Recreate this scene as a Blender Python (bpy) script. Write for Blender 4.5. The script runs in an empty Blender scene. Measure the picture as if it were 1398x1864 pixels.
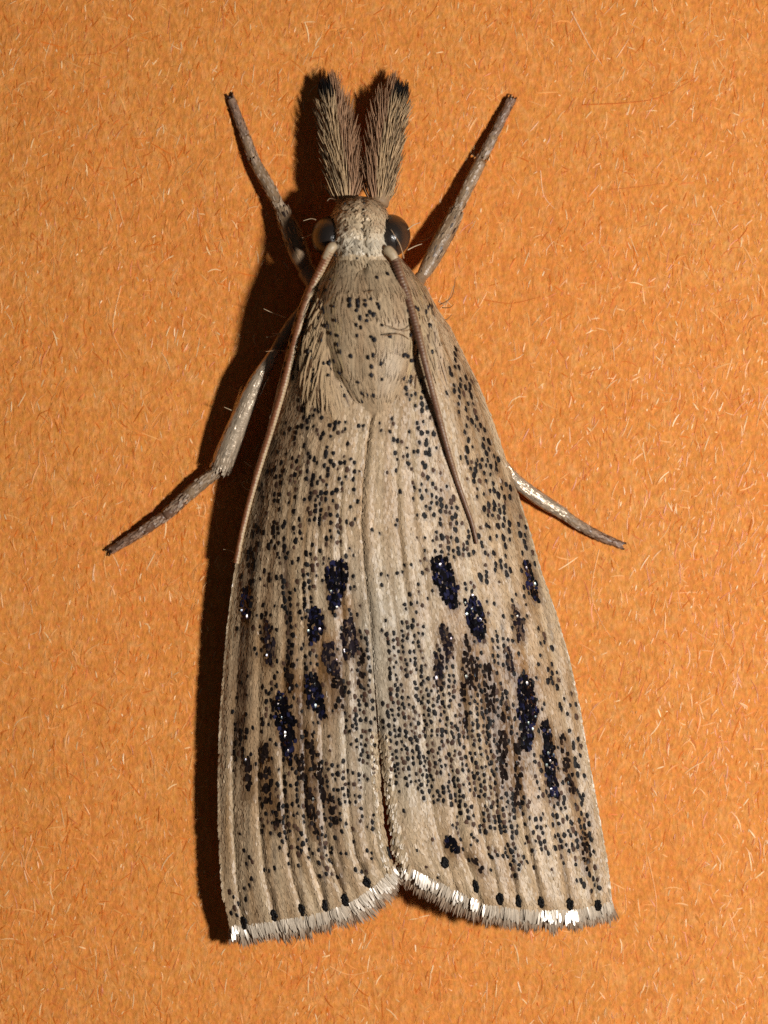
import bpy, math, random
import numpy as np
from mathutils import Vector, noise

random.seed(11)
rng = np.random.default_rng(11)

# ------------------------------------------------------------------ camera, light, exposure
scene = bpy.context.scene
scene.unit_settings.system = 'METRIC'
scene.unit_settings.scale_length = 0.0077        # one unit is 7.7 mm: the moth is about 12 mm long

CAM_H = 6.0
cam_d = bpy.data.cameras.new('camera')
cam = bpy.data.objects.new('camera', cam_d)
scene.collection.objects.link(cam)
cam.location = (0, 0, CAM_H)
cam_d.sensor_fit = 'VERTICAL'
cam_d.sensor_height = 24
cam_d.lens = 24 * CAM_H / 1.864
cam_d.clip_start = 0.05
cam_d.clip_end = 100
cam_d.dof.use_dof = True
cam_d.dof.focus_distance = CAM_H - 0.10
cam_d.dof.aperture_fstop = 0.62
scene.camera = cam

world = bpy.data.worlds.new('World')
scene.world = world
world.use_nodes = True
world.node_tree.nodes['Background'].inputs[0].default_value = (1.0, 0.95, 0.88, 1)
world.node_tree.nodes['Background'].inputs[1].default_value = 0.028

LAMP_EL, LAMP_AZ, LAMP_DIST = math.radians(60), math.radians(-9), 5.5
flash_d = bpy.data.lights.new('flash_lamp', 'AREA')
flash_d.shape = 'ELLIPSE'
flash_d.size = 0.34
flash_d.size_y = 0.44
flash_d.energy = 345
flash_d.color = (1.0, 0.965, 0.91)
flash = bpy.data.objects.new('flash_lamp', flash_d)
scene.collection.objects.link(flash)
flash.location = (LAMP_DIST * math.cos(LAMP_EL) * math.cos(LAMP_AZ),
                  LAMP_DIST * math.cos(LAMP_EL) * math.sin(LAMP_AZ),
                  LAMP_DIST * math.sin(LAMP_EL))
flash.rotation_euler = (-flash.location).to_track_quat('-Z', 'Y').to_euler()

scene.view_settings.view_transform = 'Standard'
scene.view_settings.look = 'None'
scene.view_settings.exposure = 0.0
scene.view_settings.gamma = 1.0
scene.view_settings.use_curve_mapping = False
scene.render.engine = 'CYCLES'
scene.cycles.use_denoising = False
scene.cycles.max_bounces = 6
scene.cycles.sample_clamp_indirect = 4.0

# ------------------------------------------------------------------ helpers
def link(o, parent=None):
    scene.collection.objects.link(o)
    if parent is not None:
        o.parent = parent
    return o

def P(px, py, z):
    """plan position (thousandths of a unit, x right, y down) at height z -> world point"""
    s = (CAM_H * 1000 - z) / (CAM_H * 1000)
    return Vector(((px - 699) * s / 1000, (932 - py) * s / 1000, z / 1000))

def srgb(r, g, b):
    f = lambda c: (c / 255) / 12.92 if c / 255 <= 0.04045 else ((c / 255 + 0.055) / 1.055) ** 2.4
    return np.array((f(r), f(g), f(b)))

def make_mesh(name, verts, faces, mat, parent=None, cols=None, smooth=True, kind=None):
    me = bpy.data.meshes.new(name)
    me.from_pydata([tuple(v) for v in verts], [], [tuple(f) for f in faces])
    if cols is not None:
        a = me.color_attributes.new('col', 'FLOAT_COLOR', 'POINT')
        c = np.ones((len(verts), 4), dtype=np.float32)
        c[:, :3] = np.asarray(cols, dtype=np.float32)[:, :3]
        a.data.foreach_set('color', c.ravel())
    if smooth:
        me.polygons.foreach_set('use_smooth', [True] * len(me.polygons))
    me.materials.append(mat)
    me.update()
    o = bpy.data.objects.new(name, me)
    link(o, parent)
    if kind:
        o['kind'] = kind
    return o

class Blades:
    """collects many small flat scales or hairs into one mesh"""
    def __init__(self):
        self.v, self.f, self.c = [], [], []

    def scale(self, p, d, n, L, w, col, bend=0.0, lift=0.0, tipcol=None, prof=((0, .55), (.5, 1.0), (.86, .78), (1, .36))):
        s = d.cross(n).normalized()
        i0 = len(self.v)
        tc = col if tipcol is None else tipcol
        for t, k in prof:
            q = p + d * (L * t) + n * (lift * t + bend * t * t)
            self.v.append(q - s * (w * k * .5)); self.v.append(q + s * (w * k * .5))
            cc = col * (1 - t) + tc * t
            self.c.append(cc); self.c.append(cc)
        for k in range(len(prof) - 1):
            a = i0 + 2 * k
            self.f.append((a, a + 1, a + 3, a + 2))

    def hair(self, pts, r0, r1, col, tipcol=None, sides=3):
        i0 = len(self.v)
        n = len(pts)
        tc = col if tipcol is None else tipcol
        for k in range(n):
            t = k / (n - 1)
            d = (pts[min(k + 1, n - 1)] - pts[max(k - 1, 0)])
            d = d.normalized() if d.length > 1e-9 else Vector((0, 1, 0))
            a = d.cross(Vector((0.13, 0.21, 0.97))).normalized()
            b = d.cross(a)
            r = r0 * (1 - t) + r1 * t
            cc = col * (1 - t) + tc * t
            for j in range(sides):
                an = 2 * math.pi * j / sides
                self.v.append(pts[k] + a * (r * math.cos(an)) + b * (r * math.sin(an)))
                self.c.append(cc)
        for k in range(n - 1):
            for j in range(sides):
                a = i0 + k * sides + j
                b = i0 + k * sides + (j + 1) % sides
                self.f.append((a, b, b + sides, a + sides))

    def ribbon(self, pts, w, col, roll):
        i0 = len(self.v); n = len(pts)
        for k in range(n):
            d = (pts[min(k + 1, n - 1)] - pts[max(k - 1, 0)]).normalized()
            s = Vector((d.y, -d.x, roll)).normalized()
            q = w * (.5 if k in (0, n - 1) else 1)
            self.v.append(pts[k] - s * q * .5); self.v.append(pts[k] + s * q * .5)
            self.c.append(col); self.c.append(col)
        for k in range(n - 1):
            a = i0 + 2 * k
            self.f.append((a, a + 1, a + 3, a + 2))

    def dome(self, p, d, n, L, w, h, col, seg=8, rag=.16):
        s = d.cross(n).normalized()
        i0 = len(self.v)
        jit = 1 + rng.normal(0, rag, seg)
        for ring, (k, hh) in enumerate(((1.0, -.3), (.66, .72))):
            for j in range(seg):
                an = 2 * math.pi * j / seg
                q = k * jit[j]
                self.v.append(p + d * (math.cos(an) * L * .5 * q) + s * (math.sin(an) * w * .5 * q) + n * (h * hh))
                self.c.append(col)
        self.v.append(p + n * h); self.c.append(col)
        for j in range(seg):
            a, b = i0 + j, i0 + (j + 1) % seg
            self.f.append((a, b, b + seg, a + seg))
            self.f.append((a + seg, b + seg, i0 + 2 * seg))

    def build(self, name, mat, parent, kind=None, smooth=True):
        return make_mesh(name, self.v, self.f, mat, parent, self.c, smooth, kind)

def tube(pts, radii, seg=14, cap=True, flat=1.0):
    """vertices and faces of a tapered tube; pts world, radii world"""
    vs, fs = [], []
    n = len(pts)
    for k in range(n):
        d = (pts[min(k + 1, n - 1)] - pts[max(k - 1, 0)]).normalized()
        a = d.cross(Vector((0, 0, 1)))
        a = a.normalized() if a.length > 1e-6 else Vector((1, 0, 0))
        b = a.cross(d).normalized()
        for j in range(seg):
            an = 2 * math.pi * j / seg
            vs.append(pts[k] + a * (radii[k] * math.cos(an)) + b * (radii[k] * flat * math.sin(an)))
    for k in range(n - 1):
        for j in range(seg):
            q = k * seg + j
            r = k * seg + (j + 1) % seg
            fs.append((q, r, r + seg, q + seg))
    if cap:
        fs.append(tuple(reversed(range(seg))))
        fs.append(tuple(range((n - 1) * seg, n * seg)))
    return vs, fs

def polyline(ctrl, n):
    """smooth path through control tuples (Catmull-Rom), any dimension"""
    c = np.array(ctrl, float)
    out = []
    m = len(c) - 1
    for i in range(n):
        t = i / (n - 1) * m
        k = min(int(t), m - 1)
        f = t - k
        p0, p1, p2, p3 = c[max(k - 1, 0)], c[k], c[k + 1], c[min(k + 2, m)]
        out.append(0.5 * ((2 * p1) + (-p0 + p2) * f + (2 * p0 - 5 * p1 + 4 * p2 - p3) * f * f + (-p0 + 3 * p1 - 3 * p2 + p3) * f ** 3))
    return np.array(out)

def nz(x, y=0.0, z=0.0):
    return noise.noise((x, y, z))

def seg_dist(px, py, pts):
    best, bt = 1e9, 0
    m = len(pts) - 1
    for i in range(m):
        ax, ay = pts[i][0], pts[i][1]
        bx, by = pts[i + 1][0], pts[i + 1][1]
        dx, dy = bx - ax, by - ay
        t = max(0, min(1, ((px - ax) * dx + (py - ay) * dy) / (dx * dx + dy * dy + 1e-9)))
        d = math.hypot(px - ax - t * dx, py - ay - t * dy)
        if d < best:
            best, bt = d, (i + t) / m
    return best, bt

# ------------------------------------------------------------------ materials
def new_mat(name):
    m = bpy.data.materials.new(name)
    m.use_nodes = True
    nt = m.node_tree
    b = nt.nodes['Principled BSDF']
    return m, nt, b

def attr_mat(name, rough=.5, spec=.5, metallic=0.0, coat=0.0, tint=None, film=0.0, noise_amt=.25, noise_scale=220, bump=0.0, sheen=0.0, trans=0.0):
    m, nt, b = new_mat(name)
    at = nt.nodes.new('ShaderNodeAttribute'); at.attribute_name = 'col'
    tc = nt.nodes.new('ShaderNodeTexCoord')
    no = nt.nodes.new('ShaderNodeTexNoise'); no.inputs['Scale'].default_value = noise_scale
    no.inputs['Detail'].default_value = 3
    nt.links.new(tc.outputs['Object'], no.inputs['Vector'])
    mr = nt.nodes.new('ShaderNodeMapRange')
    mr.inputs['To Min'].default_value = 1 - noise_amt
    mr.inputs['To Max'].default_value = 1 + noise_amt
    nt.links.new(no.outputs['Fac'], mr.inputs['Value'])
    mx = nt.nodes.new('ShaderNodeVectorMath'); mx.operation = 'SCALE'
    nt.links.new(at.outputs['Color'], mx.inputs[0])
    nt.links.new(mr.outputs['Result'], mx.inputs['Scale'])
    nt.links.new(mx.outputs['Vector'], b.inputs['Base Color'])
    b.inputs['Roughness'].default_value = rough
    b.inputs['Specular IOR Level'].default_value = spec
    b.inputs['Metallic'].default_value = metallic
    b.inputs['Coat Weight'].default_value = coat
    b.inputs['Coat Roughness'].default_value = .15
    b.inputs['Sheen Weight'].default_value = sheen
    if film:
        b.inputs['Thin Film Thickness'].default_value = film
        b.inputs['Thin Film IOR'].default_value = 1.5
        mf = nt.nodes.new('ShaderNodeMapRange')
        mf.inputs['From Min'].default_value = .3; mf.inputs['From Max'].default_value = .7
        mf.inputs['To Min'].default_value = film * .55; mf.inputs['To Max'].default_value = film * 1.5
        n2 = nt.nodes.new('ShaderNodeTexNoise'); n2.inputs['Scale'].default_value = 60
        nt.links.new(tc.outputs['Object'], n2.inputs['Vector'])
        nt.links.new(n2.outputs['Fac'], mf.inputs['Value'])
        nt.links.new(mf.outputs['Result'], b.inputs['Thin Film Thickness'])
    if bump:
        bp = nt.nodes.new('ShaderNodeBump')
        bp.inputs['Strength'].default_value = bump
        bp.inputs['Distance'].default_value = .002
        nt.links.new(no.outputs['Fac'], bp.inputs['Height'])
        nt.links.new(bp.outputs['Normal'], b.inputs['Normal'])
    if trans:
        tr = nt.nodes.new('ShaderNodeBsdfTranslucent')
        nt.links.new(mx.outputs['Vector'], tr.inputs['Color'])
        ms = nt.nodes.new('ShaderNodeMixShader'); ms.inputs['Fac'].default_value = trans
        out = nt.nodes['Material Output']
        nt.links.new(b.outputs[0], ms.inputs[1]); nt.links.new(tr.outputs[0], ms.inputs[2])
        nt.links.new(ms.outputs[0], out.inputs['Surface'])
    return m

M_membrane = attr_mat('wing_membrane', .6, .3, noise_amt=.2)
M_scale = attr_mat('wing_scale', .46, .5, noise_amt=.16, noise_scale=120)
M_dot = attr_mat('dark_dot_scale', .6, .2, noise_amt=.3)
M_spot = attr_mat('iridescent_spot', .24, .55, film=330, noise_amt=.4, noise_scale=150)
M_fringe = attr_mat('fringe_hair', .38, .7, noise_amt=.3, noise_scale=120, trans=.28)
M_sheen = attr_mat('silvery_fringe_scale', .28, .8, metallic=.05, noise_amt=.2, noise_scale=120)
M_hair = attr_mat('straw_hair', .5, .4, noise_amt=.3, noise_scale=130, trans=.1)
M_skin = attr_mat('body_cuticle', .6, .35, noise_amt=.35, noise_scale=90, bump=.6)
M_leg = attr_mat('leg_scaling', .38, .6, noise_amt=.3, noise_scale=140, bump=.8)
M_silver = attr_mat('silvery_leg_scale', .32, .9, metallic=.35, noise_amt=.3, noise_scale=130, bump=.5)
M_antenna = attr_mat('antenna_scaling', .45, .5, noise_amt=.3, noise_scale=160, bump=.3)
M_fibre = attr_mat('paper_fibre', .42, .4, noise_amt=.3, noise_scale=60)

def eye_mat():
    m, nt, b = new_mat('compound_eye')
    tc = nt.nodes.new('ShaderNodeTexCoord')
    vo = nt.nodes.new('ShaderNodeTexVoronoi'); vo.inputs['Scale'].default_value = 260
    nt.links.new(tc.outputs['Object'], vo.inputs['Vector'])
    no = nt.nodes.new('ShaderNodeTexNoise'); no.inputs['Scale'].default_value = 16
    nt.links.new(tc.outputs['Object'], no.inputs['Vector'])
    cr = nt.nodes.new('ShaderNodeValToRGB')
    cr.color_ramp.elements[0].position = .35; cr.color_ramp.elements[0].color = (.008, .007, .010, 1)
    cr.color_ramp.elements[1].position = .7; cr.color_ramp.elements[1].color = (.03, .022, .016, 1)
    nt.links.new(no.outputs['Fac'], cr.inputs['Fac'])
    nt.links.new(cr.outputs['Color'], b.inputs['Base Color'])
    bp = nt.nodes.new('ShaderNodeBump'); bp.inputs['Strength'].default_value = .35; bp.inputs['Distance'].default_value = .001
    bp.invert = True
    nt.links.new(vo.outputs['Distance'], bp.inputs['Height'])
    nt.links.new(bp.outputs['Normal'], b.inputs['Normal'])
    b.inputs['Roughness'].default_value = .3
    b.inputs['Specular IOR Level'].default_value = .6
    return m
M_eye = eye_mat()

def paper_mat():
    m, nt, b = new_mat('orange_paper')
    N = nt.nodes.new; Lk = nt.links.new
    tc = N('ShaderNodeTexCoord')
    mp = N('ShaderNodeMapping'); mp.inputs['Scale'].default_value = (1, .5, 1)
    mp.inputs['Rotation'].default_value = (0, 0, math.radians(-7))
    Lk(tc.outputs['Object'], mp.inputs['Vector'])
    big = N('ShaderNodeTexNoise'); big.inputs['Scale'].default_value = 3.2; big.inputs['Detail'].default_value = 4
    Lk(tc.outputs['Object'], big.inputs['Vector'])
    mid = N('ShaderNodeTexNoise'); mid.inputs['Scale'].default_value = 58; mid.inputs['Detail'].default_value = 5; mid.inputs['Roughness'].default_value = .7
    mid.inputs['Distortion'].default_value = .6
    Lk(mp.outputs['Vector'], mid.inputs['Vector'])
    fine = N('ShaderNodeTexNoise'); fine.inputs['Scale'].default_value = 170; fine.inputs['Detail'].default_value = 4; fine.inputs['Roughness'].default_value = .7
    Lk(mp.outputs['Vector'], fine.inputs['Vector'])
    r1 = N('ShaderNodeValToRGB')
    e = r1.color_ramp.elements
    e[0].position = .32; e[0].color = (.64, .145, .012, 1)
    e[1].position = .68; e[1].color = (.84, .40, .13, 1)
    k = e.new(.5); k.color = (.75, .245, .032, 1)
    Lk(mid.outputs['Fac'], r1.inputs['Fac'])
    r2 = N('ShaderNodeValToRGB')
    e = r2.color_ramp.elements
    e[0].position = .3; e[0].color = (.78, .205, .022, 1)
    e[1].position = .7; e[1].color = (.70, .275, .045, 1)
    Lk(big.outputs['Fac'], r2.inputs['Fac'])
    mx = N('ShaderNodeMix'); mx.data_type = 'RGBA'; mx.inputs['Factor'].default_value = .35
    Lk(r1.outputs['Color'], mx.inputs['A']); Lk(r2.outputs['Color'], mx.inputs['B'])
    r3 = N('ShaderNodeMapRange'); r3.inputs['From Min'].default_value = .3; r3.inputs['From Max'].default_value = .7
    r3.inputs['To Min'].default_value = .72; r3.inputs['To Max'].default_value = 1.22
    Lk(fine.outputs['Fac'], r3.inputs['Value'])
    g2 = N('ShaderNodeTexNoise'); g2.inputs['Scale'].default_value = 110; g2.inputs['Detail'].default_value = 3
    Lk(tc.outputs['Object'], g2.inputs['Vector'])
    r4 = N('ShaderNodeValToRGB')
    e = r4.color_ramp.elements
    e[0].position = .36; e[0].color = (.60, .30, .05, 1)
    e[1].position = .64; e[1].color = (.84, .27, .09, 1)
    Lk(g2.outputs['Color'], r4.inputs['Fac'])
    mx2 = N('ShaderNodeMix'); mx2.data_type = 'RGBA'; mx2.inputs['Factor'].default_value = .3
    Lk(mx.outputs['Result'], mx2.inputs['A']); Lk(r4.outputs['Color'], mx2.inputs['B'])
    mx = mx2
    vm = N('ShaderNodeVectorMath'); vm.operation = 'SCALE'
    Lk(mx.outputs['Result'], vm.inputs[0]); Lk(r3.outputs['Result'], vm.inputs['Scale'])
    Lk(vm.outputs['Vector'], b.inputs['Base Color'])
    ad = N('ShaderNodeMath'); ad.operation = 'MULTIPLY_ADD'; ad.inputs[1].default_value = .5
    Lk(fine.outputs['Fac'], ad.inputs[0]); Lk(mid.outputs['Fac'], ad.inputs[2])
    bp = N('ShaderNodeBump'); bp.inputs['Strength'].default_value = .5; bp.inputs['Distance'].default_value = .008
    Lk(ad.outputs[0], bp.inputs['Height']); Lk(bp.outputs['Normal'], b.inputs['Normal'])
    b.inputs['Roughness'].default_value = .62
    b.inputs['Specular IOR Level'].default_value = .25
    return m
M_paper = paper_mat()

# ------------------------------------------------------------------ the paper it rests on
def build_paper():
    nx, ny = 150, 200
    W, H = 3.4, 4.2
    vs, fs = [], []
    for j in range(ny + 1):
        for i in range(nx + 1):
            x = (i / nx - .5) * W; y = (j / ny - .5) * H
            z = .0035 * nz(x * 5, y * 3.5, 1) + .002 * nz(x * 16, y * 9, 4) - .004
            vs.append((x, y, z))
    n = len(vs)
    for j in range(ny):
        for i in range(nx):
            a = j * (nx + 1) + i
            fs.append((a, a + 1, a + nx + 2, a + nx + 1))
    # thickness of the sheet
    rim = [j * (nx + 1) for j in range(ny + 1)]
    rim = list(range(nx + 1)) + [j * (nx + 1) + nx for j in range(1, ny + 1)] + \
          [ny * (nx + 1) + i for i in range(nx - 1, -1, -1)] + [j * (nx + 1) for j in range(ny - 1, 0, -1)]
    base = len(vs)
    for r in rim:
        vs.append((vs[r][0], vs[r][1], -.04))
    for k in range(len(rim)):
        k2 = (k + 1) % len(rim)
        fs.append((rim[k2], rim[k], base + k, base + k2))
    fs.append(tuple(reversed(range(base, base + len(rim)))))
    o = make_mesh('paper', vs, fs, M_paper)
    o['kind'] = 'structure'
    o['label'] = 'orange fibrous paper sheet under the moth'
    o['category'] = 'paper'
    # felted fibres lying in the surface
    B = Blades()
    pal = [(srgb(240, 170, 98), .34), (srgb(232, 148, 66), .34), (srgb(218, 112, 30), .26), (srgb(250, 206, 150), .06)]
    cum = np.cumsum([w for _, w in pal])
    for i in range(46000):
        x = rng.uniform(-1.02, 1.02); y = rng.uniform(-1.25, 1.25)
        dens = .5 + .5 * nz(x * 2.3, y * 2.3, 9)
        if rng.random() > .35 + dens * .9:
            continue
        an = math.pi / 2 - .12 + rng.normal(0, .33) if rng.random() < .72 else rng.uniform(0, math.pi)
        L = min(.042, .004 + rng.exponential(.009))
        cur = rng.normal(0, 16)
        col = pal[int(np.searchsorted(cum, rng.random() * cum[-1]))][0] * rng.uniform(.8, 1.1)
        pts = []
        a = an; q = Vector((x, y, 0))
        ns = 3
        lift = rng.uniform(.0002, .0009)
        for k in range(ns + 1):
            t = k / ns
            z = .0035 * nz(q.x * 5, q.y * 3.5, 1) + .002 * nz(q.x * 16, q.y * 9, 4) - .004
            pts.append(Vector((q.x, q.y, z + lift + .0004 * math.sin(t * math.pi))))
            q = q + Vector((math.cos(a), math.sin(a), 0)) * (L / ns)
            a += cur * L / ns
        B.ribbon(pts, rng.uniform(.0008, .0022), col, rng.normal(0, .16) if rng.random() < .965 else .27)
    # a few long stray fibres that can be made out singly
    longs = [([(1060, 190), (1130, 187), (1190, 180), (1230, 162), (1270, 140)], srgb(206, 104, 30)),
             ([(1091, 1000), (1080, 1050), (1078, 1090), (1096, 1135), (1112, 1160)], srgb(250, 190, 130)),
             ([(1040, 20), (1058, 55), (1080, 95), (1098, 120)], srgb(255, 215, 170)),
             ([(984, 310), (990, 355), (1010, 380)], srgb(255, 205, 160)),
             ([(880, 545), (930, 552), (985, 540)], srgb(208, 112, 40)),
             ([(240, 60), (190, 95), (110, 100)], srgb(208, 112, 40)),
             ([(1110, 345), (1160, 340), (1210, 333)], srgb(208, 118, 46)),
             ([(1295, 375), (1305, 400), (1312, 412)], srgb(255, 215, 170)),
             ([(60, 1530), (45, 1580), (70, 1620)], srgb(250, 185, 125)),
             ([(1180, 1560), (1195, 1640), (1190, 1700)], srgb(248, 182, 120)),
             ([(220, 520), (205, 600), (230, 650)], srgb(250, 195, 135)),
             ([(600, 1760), (640, 1775), (700, 1760)], srgb(245, 180, 115))]
    for c, col in longs:
        pts = []
        for x, y in polyline(c, 14):
            p = P(x, y, 0)
            p.z = .0035 * nz(p.x * 5, p.y * 3.5, 1) + .002 * nz(p.x * 16, p.y * 9, 4) - .004 + .0003
            pts.append(p)
        B.hair(pts, .0010, .0004, col, sides=5)
    B.build('paper_fibres', M_fibre, o, kind='stuff')
build_paper()

# ------------------------------------------------------------------ the moth
moth = bpy.data.objects.new('moth', None)
moth.empty_display_size = .1
link(moth)
moth['label'] = 'pale beige snout moth with black speckled folded wings resting on orange paper'
moth['category'] = 'moth'

# ---- body: one continuous surface of head, thorax and abdomen
SECT = [  # y, cx, half width, z top, z bottom
    (357, 655, 4, 124, 112), (359, 655, 15, 140, 98), (363, 655, 27, 157, 82), (370, 655, 38, 173, 68), (379, 655, 45, 184, 60), (392, 655, 51, 195, 53),
    (410, 655, 50, 202, 46), (435, 655, 52, 207, 42), (452, 657, 55, 203, 45), (465, 661, 60, 193, 50),
    (482, 667, 72, 200, 45), (515, 672, 96, 220, 36), (555, 676, 110, 229, 30), (610, 678, 112, 232, 28),
    (660, 680, 103, 229, 28), (700, 683, 84, 220, 30), (738, 686, 56, 204, 30), (775, 687, 48, 178, 34),
    (900, 680, 60, 150, 38), (1150, 684, 60, 122, 34), (1380, 690, 40, 100, 38), (1470, 692, 6, 72, 62)]
_ys = np.array([s[0] for s in SECT])
def sect(y):
    return [float(np.interp(y, _ys, [s[k] for s in SECT])) for k in (1, 2, 3, 4)]
SMO = [sect(y) for y in range(357, 1471)]
SMO = np.array(SMO)
for _ in range(3):     # soften the corners of the section table away from the front of the head
    T = SMO.copy()
    for k in range(12, len(SMO) - 12):
        T[k] = SMO[max(0, k - 4):k + 5].mean(axis=0)
    SMO = T

def body_pt(y, a, out=0.0):
    """a: angle, 0 right side, pi/2 top"""
    i = min(max(y - 357, 0), len(SMO) - 1.001)
    k = int(i); f = i - k
    cx, hw, zt, zb = SMO[k] * (1 - f) + SMO[min(k + 1, len(SMO) - 1)] * f
    zc, hh = (zt + zb) / 2, (zt - zb) / 2
    ca, sa = math.cos(a), math.sin(a)
    e = .86
    x = cx + (hw + out) * math.copysign(abs(ca) ** e, ca)
    z = zc + (hh + out) * math.copysign(abs(sa) ** e, sa)
    # lumps of the scaled head, with a groove down the middle
    if y < 470:
        k = max(0, min(1, (470 - y) / 15)) * max(0, sa)
        z += k * (8 * nz(x * .045, y * .045, 3) + 3.5 * nz(x * .12, y * .12, 7))
        z -= k * 7 * math.exp(-((x - 662 - (y - 410) * .03) / 5.5) ** 2)
        z -= k * 4 * math.exp(-((y - 399) / 5) ** 2) * (1 if x > 660 else .4)
    elif y < 780:
        k = max(0, sa)
        z += k * 3.5 * nz(x * .03, y * .02, 5)
        z -= k * 9 * math.exp(-((x - 660) / 7) ** 2 - ((y - 487) / 9) ** 2)
        z -= k * 7 * math.exp(-((y - 466) / 7) ** 2)
    return x, y, z

def body_frame(y, a):
    p = P(*body_pt(y, a))
    du = P(*body_pt(y + 2, a)) - P(*body_pt(y - 2, a))
    dv = P(*body_pt(y, a + .03)) - P(*body_pt(y, a - .03))
    n = dv.cross(du).normalized()
    if n.z < 0 and math.sin(a) > .2:
        n = -n
    return p, du.normalized(), n

C_cream = srgb(212, 187, 152)
C_buff = srgb(190, 155, 118)
C_grey = srgb(176, 170, 156)
C_straw = srgb(200, 172, 130)
C_brown = srgb(120, 84, 48)
C_dark = srgb(52, 36, 30)
C_black = srgb(19, 16, 16)
C_ochre = srgb(168, 118, 62)

def build_body():
    seg = 64
    ys = list(np.arange(357, 480, 2.5)) + list(np.arange(480, 800, 5)) + list(np.arange(800, 1470, 20)) + [1470]
    vs, fs, cs = [], [], []
    for y in ys:
        for j in range(seg):
            vs.append(P(*body_pt(y, 2 * math.pi * j / seg)))
            c = C_buff * .8 if y > 470 else C_cream * .82
            if y > 470 and abs(vs[-1].x + .038) < .004 and y < 495:
                c = C_dark
            cs.append(c)
    for k in range(len(ys) - 1):
        for j in range(seg):
            a = k * seg + j; b = k * seg + (j + 1) % seg
            fs.append((a, b, b + seg, a + seg))
    fs.append(tuple(range(seg))); fs.append(tuple(reversed(range((len(ys) - 1) * seg, len(ys) * seg))))
    body = make_mesh('body', vs, fs, M_skin, moth, cs)

    # short flat scales on the head
    B = Blades()
    for i in range(3000):
        y = rng.uniform(358, 470); a = rng.uniform(-.15, math.pi + .15)
        p, d, n = body_frame(y, a)
        x = 699 + p.x * 1000
        wh = math.exp(-((y - 440) / 26) ** 2)
        c = C_cream * (1 - .5 * wh) + srgb(214, 210, 196) * .5 * wh
        c = c * rng.uniform(.82, 1.04)
        if y > 455: c = c * (1 - .4 * (y - 455) / 15) + C_buff * .8 * (.4 * (y - 455) / 15)
        if nz(x * .05, y * .05, 12) > .34:
            c = c * .85
        ang = .9 * nz(x * .03, y * .03, 2) + rng.normal(0, .35)
        s = d.cross(n).normalized()
        dd = (d * math.cos(ang) + s * math.sin(ang)).normalized()
        B.scale(p + n * .0008, dd, n, rng.uniform(.009, .016), rng.uniform(.003, .0055), c, bend=rng.uniform(-.001, .001), lift=rng.uniform(0, .0014))
    for (x, y) in [(663, 365), (664, 372), (663, 384), (664, 391), (657, 418), (620, 372), (611, 465), (700, 462), (648, 468), (640, 470)]:
        a = math.acos(max(-1, min(1, (x - 656) / 58)))
        p, d, n = body_frame(y, a)
        B.dome(p + n * .003, d, n, .006, .004, .002, C_black)
    B.build('head_scales', M_scale, body, kind='stuff')

    # hair-like scales over the thorax, swept backwards
    B = Blades()
    for i in range(6000):
        y = 462 + 298 * rng.random() ** 1.05
        a = math.pi / 2 + rng.normal(0, .75)
        if a < -.1 or a > math.pi + .1:
            continue
        p, d, n = body_frame(y, a)
        x = 699 + p.x * 1000
        s = Vector((1, 0, 0))
        conv = -(x - 683) / 130 * (.25 + .5 * max(0, (y - 560) / 200))      # hairs converge on the tip of the thorax
        ang = conv + .35 * nz(x * .02, y * .01, 20) + rng.normal(0, .12)
        dd = (d + s * ang).normalized()
        dd = (dd - n * dd.dot(n) * .9).normalized()
        tuft = .5 + .5 * nz(x * .06, y * .012, 31)
        c = C_buff * (1 - tuft) + C_cream * tuft
        c = c * (.66 + .26 * rng.random())
        if y < 505:
            k = (505 - y) / 35
            c = c * (1 - .9 * k) + C_cream * rng.uniform(.7, .98) * .9 * k
        if y > 690:
            c = c * 1.08
        if abs(x - 683) > 62 and rng.random() < .5:
            c = C_straw * rng.uniform(.75, 1)
        L = rng.uniform(.018, .042) if y > 500 else rng.uniform(.012, .022)
        B.scale(p + n * .0012, dd, n, L, rng.uniform(.0022, .0046), c, bend=-.0035, lift=rng.uniform(.001, .005),
                prof=((0, .7), (.35, 1), (.75, .7), (1, .2)))
    B.build('thorax_hair', M_hair, body, kind='stuff')

    # dark specks on the thorax
    B = Blades()
    specks = [(640, 549), (638, 556), (652, 546), (652, 553), (654, 560), (651, 567), (668, 550), (677, 549), (688, 553), (690, 561),
              (665, 556), (671, 566), (675, 570), (679, 571), (670, 573), (657, 578), (668, 584), (649, 590), (662, 597), (696, 594),
              (650, 612), (676, 614), (685, 619), (709, 613), (642, 647), (681, 643), (672, 649), (676, 664), (677, 681), (651, 696),
              (693, 693), (658, 717), (671, 716), (682, 717), (695, 662), (733, 645), (660, 728), (603, 510), (590, 560), (720, 507),
              (727, 503), (705, 505), (690, 506), (610, 560), (585, 592), (574, 590), (590, 618), (580, 635), (612, 655), (600, 652),
              (560, 600), (566, 618), (752, 560), (741, 566), (748, 598), (755, 640), (745, 690), (735, 688), (760, 676), (625, 700),
              (598, 690), (591, 708), (585, 676), (622, 640), (563, 640), (556, 655), (568, 668)]
    for _ in range(70):
        sx = rng.choice((-1, 1)) * rng.uniform(60, 112)
        specks.append((679 + sx, rng.uniform(530, 690)))
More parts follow.
